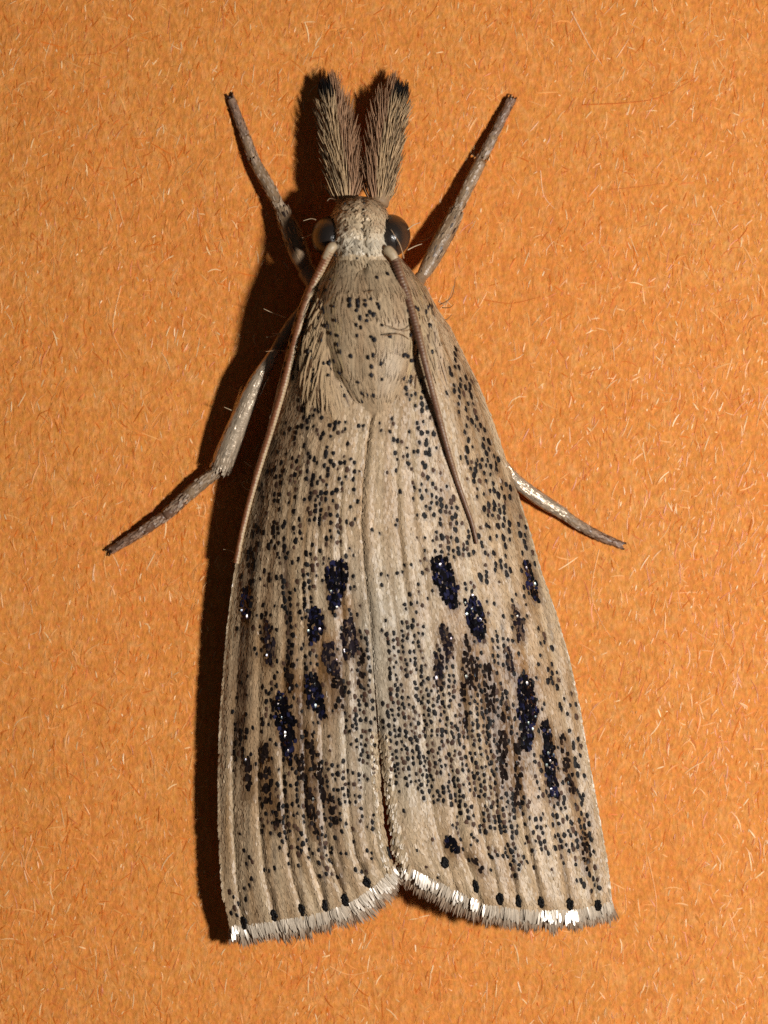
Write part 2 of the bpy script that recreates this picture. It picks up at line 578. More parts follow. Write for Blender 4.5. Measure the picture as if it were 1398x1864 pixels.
    for (x, y) in specks:
        x += rng.normal(0, 1.5); y += rng.normal(0, 1.5)
        k = int(min(max(y - 357, 0), len(SMO) - 1))
        cx, hw = SMO[k][0], SMO[k][1]
        if abs(x - cx) > hw * .97:
            continue
        lo, hi = 0.0, math.pi
        for _ in range(24):
            m = (lo + hi) / 2
            if body_pt(y, m)[0] > x: lo = m
            else: hi = m
        p, d, n = body_frame(y, (lo + hi) / 2)
        B.dome(p + n * .0065, d, n, rng.uniform(.006, .011), rng.uniform(.004, .007), .0010, srgb(30, 27, 30) * rng.uniform(.6, 1.5))
    B.build('thorax_specks', M_dot, body, kind='stuff')

    # eyes
    for (cx, cy, cz, rx, ry, rz) in [(602, 431, 128, 35, 38, 52), (711, 429, 128, 36, 39, 52)]:
        vs, fs = [], []
        nu, nv = 40, 24
        for i in range(nv + 1):
            th = math.pi * i / nv
            for j in range(nu):
                ph = 2 * math.pi * j / nu
                vs.append(P(cx + rx * math.sin(th) * math.cos(ph), cy + ry * math.sin(th) * math.sin(ph), cz + rz * math.cos(th)))
        for i in range(nv):
            for j in range(nu):
                a = i * nu + j; b = i * nu + (j + 1) % nu
                fs.append((a, b, b + nu, a + nu))
        e = make_mesh('eye', vs, fs, M_eye, body)
        e['label'] = 'glossy dark compound eye'

    # stray hairs standing off the flanks
    B = Blades()
    strays = [([(800, 555, 95), (822, 540, 90), (829, 505, 92)], C_brown), ([(798, 548, 95), (812, 553, 85), (826, 520, 80)], C_buff),
              ([(805, 560, 90), (818, 560, 80), (826, 554, 76)], C_brown), ([(803, 577, 80), (812, 582, 75), (823, 572, 74)], C_brown),
              ([(806, 588, 80), (815, 590, 75)], C_brown), ([(520, 578, 90), (497, 570, 85), (480, 562, 84)], C_cream),
              ([(512, 605, 90), (498, 612, 86), (485, 614, 86)], C_cream), ([(510, 608, 88), (494, 607, 84)], C_cream),
              ([(528, 640, 120), (505, 638, 112), (484, 640, 110)], C_buff), ([(424, 748, 60), (408, 741, 58)], C_cream),
              ([(458, 850, 62), (444, 840, 58)], C_cream), ([(462, 893, 62), (448, 890, 58), (440, 880, 56), (446, 876, 56)], C_cream),
              ([(430, 1010, 60), (420, 1002, 56), (407, 1000, 56)], C_cream), ([(428, 1016, 60), (421, 1023, 56)], C_cream),
              ([(740, 420, 150), (752, 410, 140), (765, 405, 136)], C_cream), ([(742, 455, 140), (756, 448, 132), (768, 444, 128)], C_cream),
              ([(575, 400, 140), (566, 398, 134), (552, 402, 130)], C_cream), ([(570, 425, 130), (560, 430, 124), (550, 433, 120)], C_cream),
              ([(596, 366, 120), (601, 361, 120), (613, 364, 130)], C_cream), ([(735, 470, 170), (728, 445, 184), (712, 418, 186)], C_buff),
              ([(770, 540, 170), (745, 600, 236), (705, 592, 246)], C_brown), ([(700, 611, 247), (728, 608, 240), (745, 618, 222)], C_brown),
              ([(590, 555, 226), (604, 540, 230), (612, 528, 232)], C_brown), ([(668, 532, 238), (682, 528, 238)], C_brown)]
    for c, col in strays:
        B.hair([P(*q) for q in polyline(c, 9)], .0011, .0005, col, sides=5)
    B.build('stray_hair', M_hair, body, kind='stuff')
    return body
build_body()

# ---- forewings
LEFT = dict(
    inner=[(500, 668), (620, 676), (700, 678), (745, 679), (800, 671), (870, 664), (950, 659), (1030, 664), (1120, 674), (1230, 682), (1330, 687), (1420, 691), (1500, 697), (1555, 709), (1600, 731), (1640, 752), (1720, 790)],
    costa=[(500, 566), (560, 543), (620, 526), (700, 506), (780, 487), (850, 465), (920, 449), (990, 436), (1060, 425), (1130, 416), (1200, 410), (1300, 402), (1400, 399), (1500, 399), (1600, 404), (1650, 410), (1720, 422)],
    term=[(400, 1690), (420, 1693), (460, 1690), (510, 1683), (560, 1675), (610, 1662), (650, 1645), (690, 1617), (715, 1590), (732, 1570), (760, 1560)],
    tdots=[(445, 1679), (499, 1666), (550, 1655), (592, 1647), (628, 1637), (668, 1605), (712, 1552)])
RIGHT = dict(
    inner=[(500, 690), (620, 684), (700, 684), (745, 681), (800, 671), (870, 663), (950, 659), (1030, 664), (1120, 674), (1230, 682), (1330, 690), (1420, 701), (1500, 710), (1555, 722), (1600, 745), (1640, 762), (1720, 800)],
    costa=[(500, 765), (560, 795), (600, 822), (650, 847), (700, 872), (790, 906), (880, 936), (960, 962), (1040, 985), (1110, 1010), (1190, 1034), (1280, 1054), (1370, 1069), (1450, 1084), (1560, 1104), (1640, 1113), (1720, 1118)],
    term=[(690, 1545), (722, 1568), (745, 1585), (775, 1600), (810, 1617), (850, 1637), (890, 1655), (940, 1662), (1000, 1665), (1050, 1663), (1090, 1656), (1110, 1648), (1130, 1640)],
    tdots=[(810, 1570), (866, 1613), (910, 1635), (944, 1640), (985, 1642), (1037, 1645), (1088, 1647)])

HY = [(480, 176), (560, 204), (650, 209), (760, 200), (900, 188), (1100, 174), (1300, 160), (1500, 144), (1700, 126)]
EY = [(480, 130), (600, 124), (700, 112), (800, 98), (900, 90), (1100, 82), (1300, 76), (1650, 74), (1720, 74)]
def ip(tab, y):
    return float(np.interp(y, [t[0] for t in tab], [t[1] for t in tab]))

class Wing:
    def __init__(self, D, side):
        self.D, self.side = D, side
        self.y0 = 520
        self.yend_cache = [self._yend(k / 200) for k in range(201)]
        self.grooves = [self.uv(x, y)[0] for x, y in D['tdots']]

    def x_at(self, u, y):
        a, b = ip(self.D['inner'], y), ip(self.D['costa'], y)
        return a + (b - a) * u

    def _yend(self, u):
        y = 1620
        for _ in range(30):
            y = .5 * y + .5 * ip(self.D['term'], self.x_at(u, y))
        return y

    def yend(self, u):
        t = min(max(u, 0), 1) * 200
        k = min(int(t), 199)
        return self.yend_cache[k] * (1 - t + k) + self.yend_cache[k + 1] * (t - k)

    def uv(self, x, y):
        a, b = ip(self.D['inner'], y), ip(self.D['costa'], y)
        u = (x - a) / (b - a)
        return u, (y - self.y0) / (self.yend(u) - self.y0)

    def z(self, u, y):
        H, e = ip(HY, y), ip(EY, y)
        uc = min(max(u, 0), 1)
        z = e + (H - e) * (1 - uc ** (2.7 + 1.2 * max(0, min(1, (900 - y) / 250))))
        v = (y - self.y0) / (self.yend(u) - self.y0)
        w = min(1, max(0, (v - .12) / .3))
        # folds between the veins, deepest at the hind margin
        d = 0
        for g in self.grooves:
            g2 = g + .012 * nz(y * .01, g * 9, self.side)
            d += math.exp(-((u - g2) / .016) ** 2)
        z -= d * w * (1.5 + 4.5 * max(0, v - .55) / .45)
        z += w * (2.6 * nz(u * 14 + 3, y * .004, 8 + self.side) + 1.5 * nz(u * 34, y * .007, 2 + self.side))
        # inner margin rolls down to the seam
        z -= (5 if y < 1300 else 9) * math.exp(-(uc / .016) ** 2)
        # rounded hind edge
        z -= 9 * max(0, (v - .965) / .035) ** 2
        if self.side < 0:
            z -= 4
        return z

    def pt(self, u, y, out=0):
        return P(self.x_at(u, y), y, self.z(u, y) + out)

    def frame(self, u, y):
        p = self.pt(u, y)
        d = (self.pt(u, y + 3) - self.pt(u, y - 3)).normalized()
        s = self.pt(u + .012, y) - self.pt(u - .012, y)
        n = s.cross(d)
        if n.z < 0: n = -n
        return p, d, n.normalized()

WL, WR = Wing(LEFT, -1), Wing(RIGHT, 1)

# marks on the wings: path (plan), widths along it, kind
SPOTS = {-1: [
    ([(614, 1034), (612, 1065), (609, 1106)], (34, 37, 14), 'spot'),
    ([(575, 1120), (573, 1143), (570, 1164)], (26, 31, 16), 'spot'),
    ([(636, 1130), (638, 1160), (635, 1186)], (12, 34, 22), 'spec'),
    ([(600, 1178), (602, 1200), (607, 1226)], (22, 28, 20), 'spec'),
    ([(610, 1228), (616, 1256), (618, 1282)], (20, 18, 14), 'streak'),
    ([(452, 1078), (451, 1100), (450, 1126)], (20, 24, 12), 'spot'),
    ([(488, 1136), (492, 1170), (490, 1200)], (10, 18, 14), 'spec'),
    ([(511, 1274), (519, 1316), (526, 1355), (528, 1384)], (26, 33, 22, 10), 'spot'),
    ([(568, 1236), (575, 1270), (586, 1298)], (24, 30, 18), 'spot'),
    ([(482, 1360), (485, 1405), (490, 1458)], (14, 21, 14), 'streak'),
    ([(453, 1385), (453, 1446)], (8, 9), 'streak'),
    ([(560, 1330), (574, 1382), (582, 1412), (590, 1448)], (10, 15, 13, 10), 'streak'),
    ([(545, 1374), (560, 1432), (568, 1475), (576, 1515)], (12, 16, 14, 9), 'streak'),
    ([(503, 1458), (507, 1500)], (12, 11), 'streak'),
    ([(600, 1450), (610, 1492)], (10, 10), 'streak'),
    ([(528, 1205), (529, 1250)], (11, 10), 'streak'),
    ([(660, 1180), (657, 1240)], (9, 9), 'streak'),
], 1: [
    ([(800, 1026), (812, 1060), (825, 1098)], (32, 40, 17), 'spot'),
    ([(858, 1096), (866, 1128), (872, 1156)], (22, 35, 20), 'spot'),
    ([(935, 1104), (944, 1136), (945, 1160)], (9, 16, 14), 'spec'),
    ([(958, 1026), (965, 1056), (974, 1088)], (12, 18, 12), 'spot'),
    ([(806, 1142), (814, 1168), (817, 1194)], (14, 22, 16), 'spec'),
    ([(798, 1196), (797, 1236)], (15, 15), 'spec'),
    ([(850, 1163), (852, 1200), (849, 1240), (845, 1268)], (12, 17, 16, 12), 'streak'),
    ([(866, 1208), (860, 1252)], (10, 10), 'streak'),
    ([(888, 1212), (892, 1255), (893, 1290)], (14, 22, 14), 'streak'),
    ([(924, 1180), (929, 1218)], (9, 10), 'spec'),
    ([(955, 1244), (960, 1290), (957, 1356)], (26, 36, 18), 'spot'),
    ([(917, 1288), (914, 1378), (917, 1432)], (13, 15, 12), 'streak'),
    ([(941, 1345), (943, 1436), (939, 1468)], (9, 12, 10), 'streak'),
    ([(992, 1316), (1000, 1380), (1008, 1446)], (13, 22, 16), 'spot'),
    ([(1024, 1338), (1032, 1400), (1041, 1436)], (9, 14, 12), 'streak'),
    ([(1064, 1522), (1065, 1578)], (9, 8), 'streak'),
    ([(820, 1532), (828, 1546)], (16, 14), 'spot'),
    ([(857, 1554), (876, 1582)], (9, 9), 'streak'),
    ([(846, 1290), (848, 1322)], (10, 10), 'streak'),
]}
# dense lines and fields of dots: path, width, how full
DOTLINES = {-1: [
    ([(503, 850), (507, 975)], 16, .9), ([(538, 780), (538, 905)], 12, .9), ([(545, 930), (550, 1000)], 20, .8),
    ([(553, 700), (563, 860)], 9, .9), ([(570, 870), (575, 950), (590, 985)], 24, .8), ([(560, 985), (548, 1045), (553, 1070)], 18, .8),
    ([(575, 1010), (562, 1085), (556, 1125)], 14, .8), ([(517, 980), (522, 1070), (528, 1130), (528, 1250)], 10, .95),
    ([(495, 990), (498, 1060)], 14, .7), ([(483, 1110), (492, 1200)], 20, .6), ([(590, 820), (600, 990)], 40, .42),
    ([(470, 960), (455, 1060)], 18, .55), ([(585, 1000), (590, 1050)], 12, .6),
    ([(625, 800), (632, 960)], 50, .22), ([(545, 580), (520, 700)], 30, .6), ([(575, 620), (565, 760)], 40, .55), ([(590, 740), (600, 800)], 40, .4),
    ([(668, 1150), (668, 1420)], 40, .62), ([(640, 1290), (640, 1340)], 30, .4), ([(600, 1380), (612, 1500)], 40, .66), ([(630, 1400), (640, 1480)], 40, .3),
    ([(525, 1460), (545, 1560)], 44, .34), ([(585, 1480), (598, 1600)], 30, .5), ([(480, 1450), (490, 1520)], 20, .4),
    ([(440, 1300), (438, 1380)], 14, .5), ([(500, 1220), (480, 1340)], 20, .3), ([(425, 1620), (428, 1670)], 12, .5), ([(650, 1580), (660, 1590)], 20, .5),
    ([(560, 1180), (566, 1240)], 20, .4), ([(615, 1230), (640, 1280)], 26, .5), ([(548, 1400), (562, 1500)], 34, .5), ([(452, 1560), (446, 1660)], 10, .4),
    ([(530, 1400), (515, 1540)], 12, .7), ([(672, 1480), (655, 1560)], 30, .15), ([(690, 1400), (695, 1480)], 8, .5)],
 1: [
    ([(735, 1130), (745, 1280), (750, 1430)], 66, .74), ([(790, 1250), (800, 1380), (795, 1460)], 54, .60), ([(830, 1290), (850, 1400), (860, 1500)], 50, .50),
    ([(890, 1290), (895, 1440), (905, 1560)], 30, .78), ([(915, 1440), (925, 1560)], 34, .72), ([(960, 1450), (985, 1560)], 36, .40),
    ([(1010, 1440), (1035, 1560)], 40, .48), ([(975, 1370), (985, 1440)], 20, .5), ([(1045, 1340), (1060, 1480), (1075, 1560)], 18, .5),
    ([(700, 1280), (712, 1440)], 20, .5), ([(720, 1040), (790, 1050)], 50, .12), ([(740, 1085), (760, 1115)], 40, .25),
    ([(760, 860), (800, 930), (830, 1000)], 50, .42), ([(805, 880), (830, 950), (850, 1010)], 22, .85), ([(820, 1000), (880, 1010)], 40, .5),
    ([(735, 640), (775, 780)], 40, .35), ([(780, 780), (770, 860)], 34, .36), ([(730, 800), (725, 860)], 30, .22),
    ([(815, 640), (850, 760), (870, 860), (890, 960)], 34, .38), ([(845, 690), (880, 800), (905, 900), (930, 1010)], 18, .5),
    ([(870, 760), (915, 880), (945, 980)], 16, .35), ([(895, 800), (950, 960), (965, 1010)], 10, .5), ([(865, 970), (880, 1060)], 22, .45),
    ([(905, 1010), (930, 1080)], 26, .4), ([(905, 1160), (900, 1220)], 14, .5), ([(985, 1150), (1000, 1220), (1010, 1250)], 14, .55),
    ([(1015, 1220), (1040, 1310)], 30, .35), ([(858, 1060), (865, 1090)], 24, .6), ([(806, 1000), (820, 1020)], 30, .7), ([(930, 1220), (970, 1245)], 24, .4),
    ([(905, 1240), (925, 1330)], 18, .8), ([(870, 1250), (880, 1360)], 26, .6), ([(810, 1190), (815, 1290)], 30, .6), ([(1075, 1540), (1085, 1620)], 16, .4),
    ([(1055, 1600), (1068, 1615)], 12, .5), ([(950, 1560), (965, 1580)], 12, .5), ([(930, 1480), (940, 1590)], 12, .5), ([(790, 600), (815, 640)], 26, .3),
    ([(860, 1460), (880, 1530)], 30, .5)]}
OCHRE = {-1: [(625, 1105, 26, 34, .75), (600, 1160, 34, 30, .7), (590, 1210, 34, 40, .8), (555, 1250, 40, 36, .8), (500, 1240, 26, 50, .5), (540, 1330, 60, 60, .45), (470, 1180, 24, 60, .4),
              (480, 1420, 40, 70, .3), (715, 1540, 16, 30, .6), (668, 1560, 20, 30, .3), (540, 1120, 24, 60, .3), (450, 1330, 20, 60, .3)],
         1: [(818, 1120, 22, 28, .6), (850, 1150, 40, 40, .5), (872, 1185, 34, 30, .65), (935, 1210, 34, 40, .8), (958, 1235, 36, 34, .8), (895, 1250, 40, 60, .55), (955, 1100, 22, 40, .35),
             (920, 1320, 50, 80, .42), (1055, 1510, 20, 40, .6), (700, 1530, 16, 60, .4), (1000, 1380, 44, 70, .3), (835, 1540, 30, 22, .45), (960, 1400, 40, 60, .3), (770, 1110, 14, 30, .35)]}
DARKLINE = {-1: [([(500, 800), (479, 893), (471, 957), (462, 1000), (451, 1087), (449, 1130), (443, 1195), (441, 1276), (430, 1362)], 13, .75),
                 ([(517, 980), (522, 1070), (528, 1130), (528, 1250)], 5, .7), ([(553, 700), (563, 860), (568, 900)], 4, .7),
                 ([(499, 1666), (500, 1560), (495, 1480)], 3, .45), ([(592, 1647), (586, 1540), (570, 1440), (545, 1330)], 4, .6), ([(628, 1637), (615, 1540), (600, 1460)], 4, .6),
                 ([(550, 1655), (545, 1560), (530, 1440)], 3, .4), ([(668, 1605), (662, 1560)], 4, .5), ([(453, 1460), (446, 1660)], 3, .4),
                 ([(560, 1200), (545, 1290), (552, 1400)], 8, .5)],
            1: [([(985, 1640), (970, 1540), (955, 1440)], 3, .4), ([(1037, 1645), (1022, 1560), (1005, 1470)], 3, .45), ([(910, 1635), (898, 1540), (890, 1440)], 3, .4),
                ([(944, 1638), (935, 1560), (925, 1440)], 4, .5), ([(890, 1210), (895, 1290), (915, 1400)], 7, .5), ([(930, 870), (965, 1000), (985, 1090), (1005, 1160)], 4, .4),
                ([(912, 1130), (920, 1180), (926, 1230)], 4, .6), ([(825, 1545), (830, 1500)], 4, .3), ([(930, 1210), (950, 1300), (965, 1400)], 8, .45)]}

BROWN = {-1: [([(545, 1270), (560, 1400), (575, 1500)], 34, .42), ([(488, 1350), (500, 1480)], 18, .4), ([(600, 1180), (612, 1290)], 22, .45), ([(440, 1200), (436, 1400)], 12, .35),
              ([(575, 860), (585, 980)], 14, .2), ([(610, 1430), (620, 1600)], 10, .3), ([(655, 1470), (650, 1560)], 10, .3), ([(525, 1000), (528, 1260)], 9, .4), ([(535, 720), (500, 880)], 22, .3)],
         1: [([(920, 1290), (916, 1450)], 22, .42), ([(1002, 1320), (1010, 1450)], 20, .35), ([(892, 1200), (895, 1300)], 20, .45), ([(945, 1230), (965, 1330)], 24, .45), ([(1032, 1340), (1042, 1450)], 12, .35),
             ([(850, 1160), (846, 1270)], 12, .4), ([(840, 680), (900, 860)], 18, .3), ([(925, 890), (975, 1060)], 10, .35), ([(940, 1340), (942, 1470)], 12, .35)]}

def wing_colour(x, y, u, side):
    a = .5 + .5 * nz(u * 16, y * .006, 40 + side)
    b = .5 + .5 * nz(u * 42, y * .014, 50 + side)
    c = C_cream * a + C_buff * (1 - a)
    g = max(0, min(1, 1.0 - u * 1.9)) * (.35 + .65 * b) * max(0, min(1, (y - 950) / 150)) * max(0, min(1, (1520 - y) / 120))
    c = c * (1 - .75 * g) + C_grey * 1.0 * (.75 * g)
    c = c * (.64 + .40 * b)
    wm = .5 + .5 * nz(u * 24, y * .005, 90 + side)
    q = min(.75, max(0, (wm - .48)) * 2.4) * max(0, min(1, (u - .08) / .25))
    c = c * (1 - q) + srgb(148, 114, 76) * q
    o = 0
    for cx, cy, rx, ry, k in OCHRE[side]:
        o = max(o, k * math.exp(-((x - cx) / rx) ** 2 - ((y - cy) / ry) ** 2))
    o = min(1, o * (.6 + .8 * b))
    c = c * (1 - o) + C_ochre * o * .72
    for pts, w, k in DARKLINE[side]:
        d, t = seg_dist(x, y, pts)
        if d < w * 2:
            q = 1.15 * k * math.exp(-(d / w) ** 2) * (.55 + .6 * (.5 + nz(x * .2, y * .03, 6)))
            q = max(0, min(1, q))
            c = c * (1 - q) + C_dark * q
    for pts, w, k in BROWN[side]:
        d, t = seg_dist(x, y, pts)
        if d < w * 2:
            q = k * math.exp(-(d / w) ** 2) * (.45 + 1.1 * b)
            q = max(0, min(.8, q))
            c = c * (1 - q) + srgb(104, 74, 48) * q
    # brown breath about the dark marks
    for pts, ws, kd in SPOTS[side]:
        if y < pts[0][1] - 30 or y > pts[-1][1] + 40 or abs(x - pts[0][0]) > 70:
            continue
        d, t = seg_dist(x, y, pts)
        w = float(np.interp(t, np.linspace(0, 1, len(ws)), ws)) * .5
        if d < w + 10:
            q = .70 * math.exp(-(max(0, d - w) / (6 if kd == 'spot' else 8)) ** 2)
            c = c * (1 - q) + C_brown * .75 * q
    return c

def build_wing(W, name):
    side = W.side
    # membrane: closed shell with real thickness
    us = np.linspace(0, 1, 91)
    nv = 240
    vs, fs, cs = [], [], []
    for layer in (0, 1):
        for u in us:
            ye = W.yend(u)
            for k in range(nv + 1):
                y = W.y0 + (ye - W.y0) * k / nv
                vs.append(W.pt(u, y, -5 * layer))
                cs.append(wing_colour(W.x_at(u, y), y, u, side) * (1 if layer == 0 else .6))
    N = len(us) * (nv + 1)
    idx = lambda i, k, l: l * N + i * (nv + 1) + k
    for i in range(len(us) - 1):
        for k in range(nv):
            q = (idx(i, k, 0), idx(i + 1, k, 0), idx(i + 1, k + 1, 0), idx(i, k + 1, 0))
            r = tuple(v + N for v in reversed(q))
            fs.append(q if side < 0 else tuple(reversed(q))); fs.append(r if side < 0 else tuple(reversed(r)))
    m = len(us) - 1
    for k in range(nv):
        fs.append((idx(0, k, 0), idx(0, k + 1, 0), idx(0, k + 1, 1), idx(0, k, 1)))
        fs.append((idx(m, k + 1, 0), idx(m, k, 0), idx(m, k, 1), idx(m, k + 1, 1)))
    for i in range(m):
        fs.append((idx(i, nv, 0), idx(i + 1, nv, 0), idx(i + 1, nv, 1), idx(i, nv, 1)))
        fs.append((idx(i + 1, 0, 0), idx(i, 0, 0), idx(i, 0, 1), idx(i + 1, 0, 1)))
    wing = make_mesh(name, vs, fs, M_membrane, moth, cs)

    # single dark dots
    B = Blades()
    placed, rad_of = {}, {}
    def free(x, y, r):
        gx, gy = int(x // 12), int(y // 12)
        for i in (-1, 0, 1):
            for j in (-1, 0, 1):
                for (qx, qy) in placed.get((gx + i, gy + j), ()):
                    if (qx - x) ** 2 + ((qy - y) * .85) ** 2 < r * r:
                        return False
        return True
    def inspot(x, y, pad):
        for pts, ws, kd in SPOTS[side]:
            if y < pts[0][1] - 20 or y > pts[-1][1] + 20:
                continue
            d, t = seg_dist(x, y, pts)
            if d < float(np.interp(t, np.linspace(0, 1, len(ws)), ws)) * .5 + pad:
                return True
        return False
    def put(x, y, big=1.0):
        u, v = W.uv(x, y)
        if not (.012 < u < .985) or y > W.yend(u) - 8 or y < 545:
            return
        if not free(x, y, rng.uniform(5.5, 8.5)) or inspot(x, y, 1.5):
            return
        placed.setdefault((int(x // 12), int(y // 12)), []).append((x, y))
        rad_of[(x, y)] = big
        p, d, n = W.frame(u, y)
        size = (.0044 + .0046 * rng.beta(2, 2)) * big
        el = 1.1 + .3 * rng.random() + .6 * max(0, u - .4)
        col = (srgb(22, 17, 16) * rng.uniform(.4, 1.3)) if rng.random() < .8 else srgb(74, 52, 40) * rng.uniform(.7, 1.4)
        B.dome(p + n * .0021, d, n, size * el, size * .92, .0005, col, seg=8)
    for pts, w, full in DOTLINES[side]:
        Ls = sum(math.dist(pts[i], pts[i + 1]) for i in range(len(pts) - 1))
        tries = int(Ls * w / 34 * full * 1.9) + 2
        big = 1.1 if pts[0][1] < 1000 else 1.0
        for _ in range(tries):
            t = rng.random() * (len(pts) - 1)
            k = min(int(t), len(pts) - 2); f = t - k
            x = pts[k][0] * (1 - f) + pts[k + 1][0] * f + rng.uniform(-.5, .5) * w
            y = pts[k][1] * (1 - f) + pts[k + 1][1] * f + rng.normal(0, 3)
            # gather into loose rows along the wing
            u, v = W.uv(x, y)
            wd = abs(W.x_at(1, y) - W.x_at(0, y))
            pitch = 9.5 / wd
            u = (round(u / pitch) + rng.normal(0, .17)) * pitch
            if nz(x * .05, y * .018, 80 + side) < (-.12 if y < 1120 else -.3): continue
            if rng.random() < full + .25:
                put(W.x_at(u, y), y, big)
    for _ in range(260):        # thin scatter everywhere
        y = rng.uniform(760, 1600); u = rng.uniform(.05, .93)
        put(W.x_at(u, y), y, .85)
    # ragged rows around the big marks
    for pts, ws, kd in SPOTS[side]:
        for _ in range(8):
            t = rng.random()
            k = min(int(t * (len(pts) - 1)), len(pts) - 2)
            put(pts[k][0] + rng.normal(0, ws[0] * .7), pts[k][1] + rng.normal(0, 16) - 4, .9)
    B.build('dark_dots', M_dot, wing, kind='stuff')

    # pale scales laid like shingles
    B = Blades()
    yy = 525.0
    row = 0
    while yy < 1700:
        wpx = abs(W.x_at(1, yy) - W.x_at(0, yy))
        ncol = int(wpx / 3.6)
        for j in range(ncol):
            u = (j + .5 * (row % 2) + rng.normal(0, .22)) / ncol
            y = yy + rng.normal(0, 1.6)
            if u < 0.004 or u > 1 or y > W.yend(u) - 2:
                continue
            if y < 700 and abs(W.x_at(u, y) - 683) < 60:
                continue
            p, d, n = W.frame(u, y)
            x = W.x_at(u, y)
            c = wing_colour(x, y, u, side) * rng.normal(1, .07)
            gx, gy = int(x // 12), int((y + 4) // 12)
            near = 99
            for a_ in (-1, 0, 1):
                for b_ in (-1, 0, 1):
                    for q_ in placed.get((gx + a_, gy + b_), ()):
                        near = min(near, math.hypot(q_[0] - x, (q_[1] - y - 4) * .8) / rad_of[q_])
            if near < 8:
                q_ = .72 * math.exp(-(near / 4.0) ** 2)
                c = c * (1 - q_) + srgb(56, 42, 36) * q_
            s = d.cross(n).normalized()
            an = rng.normal(0, .12)
            dd = (d * math.cos(an) + s * math.sin(an)).normalized()
            roll = rng.normal(0, .09) if rng.random() < .93 else rng.normal(.1, .3)
            nn = (n * math.cos(roll) + s * math.sin(roll)).normalized()
            B.scale(p + n * .0005, dd, nn, rng.uniform(.0075, .0115), rng.uniform(.0032, .0046), c,
                    lift=rng.uniform(.0004, .0013), bend=rng.uniform(-.0006, .0003))
        yy += 4.6
        row += 1
    B.build('wing_scales', M_scale, wing, kind='stuff')

    # dark glossy marks, each a patch of domed scales
    for pts, ws, kd in SPOTS[side]:
        B = Blades()
        x0 = min(p[0] for p in pts) - 26; x1 = max(p[0] for p in pts) + 26
        y0 = pts[0][1] - 14; y1 = pts[-1][1] + 14
        step = 4.6
        r = 0
        y = y0
        while y < y1:
            x = x0 + (r % 2) * step * .5
            while x < x1:
                qx, qy = x + rng.normal(0, 1.5), y + rng.normal(0, 1.5)
                d, t = seg_dist(qx, qy, pts)
                w = float(np.interp(t, np.linspace(0, 1, len(ws)), ws)) * .5
                w *= 1 + .34 * nz(qx * .09, qy * .06, 70) + .22 * nz(qx * .3, qy * .12, 71)
                keep = d < w
                if kd == 'streak' and (rng.random() < .30 or nz(qx * .13, qy * .10, 75) > .22): keep = False
                if kd == 'spec' and rng.random() < .16: keep = False
                if keep:
                    u, v = W.uv(qx, qy)
                    if .01 < u < .99 and v < .985:
                        p, dd, n = W.frame(u, qy)
                        s = dd.cross(n).normalized()
                        if kd == 'spot':
                            col = (srgb(14, 11, 15) if rng.random() < .75 else srgb(34, 34, 60)) * rng.uniform(.5, 1.5)
                        elif kd == 'spec':
                            col = (srgb(34, 27, 32) if rng.random() < .7 else srgb(96, 76, 62)) * rng.uniform(.5, 1.5)
                        else:
                            col = srgb(32, 23, 20) * rng.uniform(.5, 1.6)
                        h = Vector((.27, -.04, .96))          # where a scale would mirror the lamp upwards
                        glint = rng.random() < (.03 if kd != 'streak' else .015)
                        for _ in range(12):
                            nn = (n + Vector((rng.normal(-.05, .28), rng.normal(0, .22), 0))).normalized()
                            if glint:
                                nn = (h + Vector((rng.normal(0, .03), rng.normal(0, .03), 0))).normalized()
                                break
                            if nn.dot(h) < .955:
                                break
                        d2 = (dd - nn * dd.dot(nn)).normalized()
                        gk = .6 if glint else 1.0
                        B.scale(p + n * (.0020 + .0006 * rng.random() + (.0012 if glint else 0)) - d2 * .004, d2, nn, .0105 * gk * rng.uniform(.7, 1.2), .0062 * gk * rng.uniform(.75, 1.2), col,
                                lift=.0006, bend=-.0008, prof=((0, .6), (.35, 1.0), (.8, .9), (1, .45)))
                x += step
            y += step * 1.05
            r += 1
        if B.v:
            B.build('dark_spot' if kd != 'streak' else 'dark_streak', M_spot, wing)

    # dots along the hind margin
    for (x, y) in W.D['tdots']:
        B = Blades()
        sx, sy = rng.uniform(5, 7), rng.uniform(7.5, 10)
        for i in range(46):
            r, a = math.sqrt(rng.random()), rng.uniform(0, 6.283)
            qx, qy = x + math.cos(a) * r * sx, y + math.sin(a) * r * sy
            u, v = W.uv(qx, qy)
            u = min(max(u, .012), .99)
            p, d, n = W.frame(u, min(qy, W.yend(u) - 3))
            B.dome(p + n * .0038, d, n, .008, .005, .0028, C_black * rng.uniform(.4, 1.0))
        B.build('terminal_dot', M_dot, wing)

    # fringe of the hind margin: silvery base scales and two layers of hair scales
    B = Blades(); S = Blades()
    hot = [(738, 752), (764, 790), (826, 842), (858, 874), (988, 1012), (1036, 1050), (686, 712), (650, 668), (420, 432)]
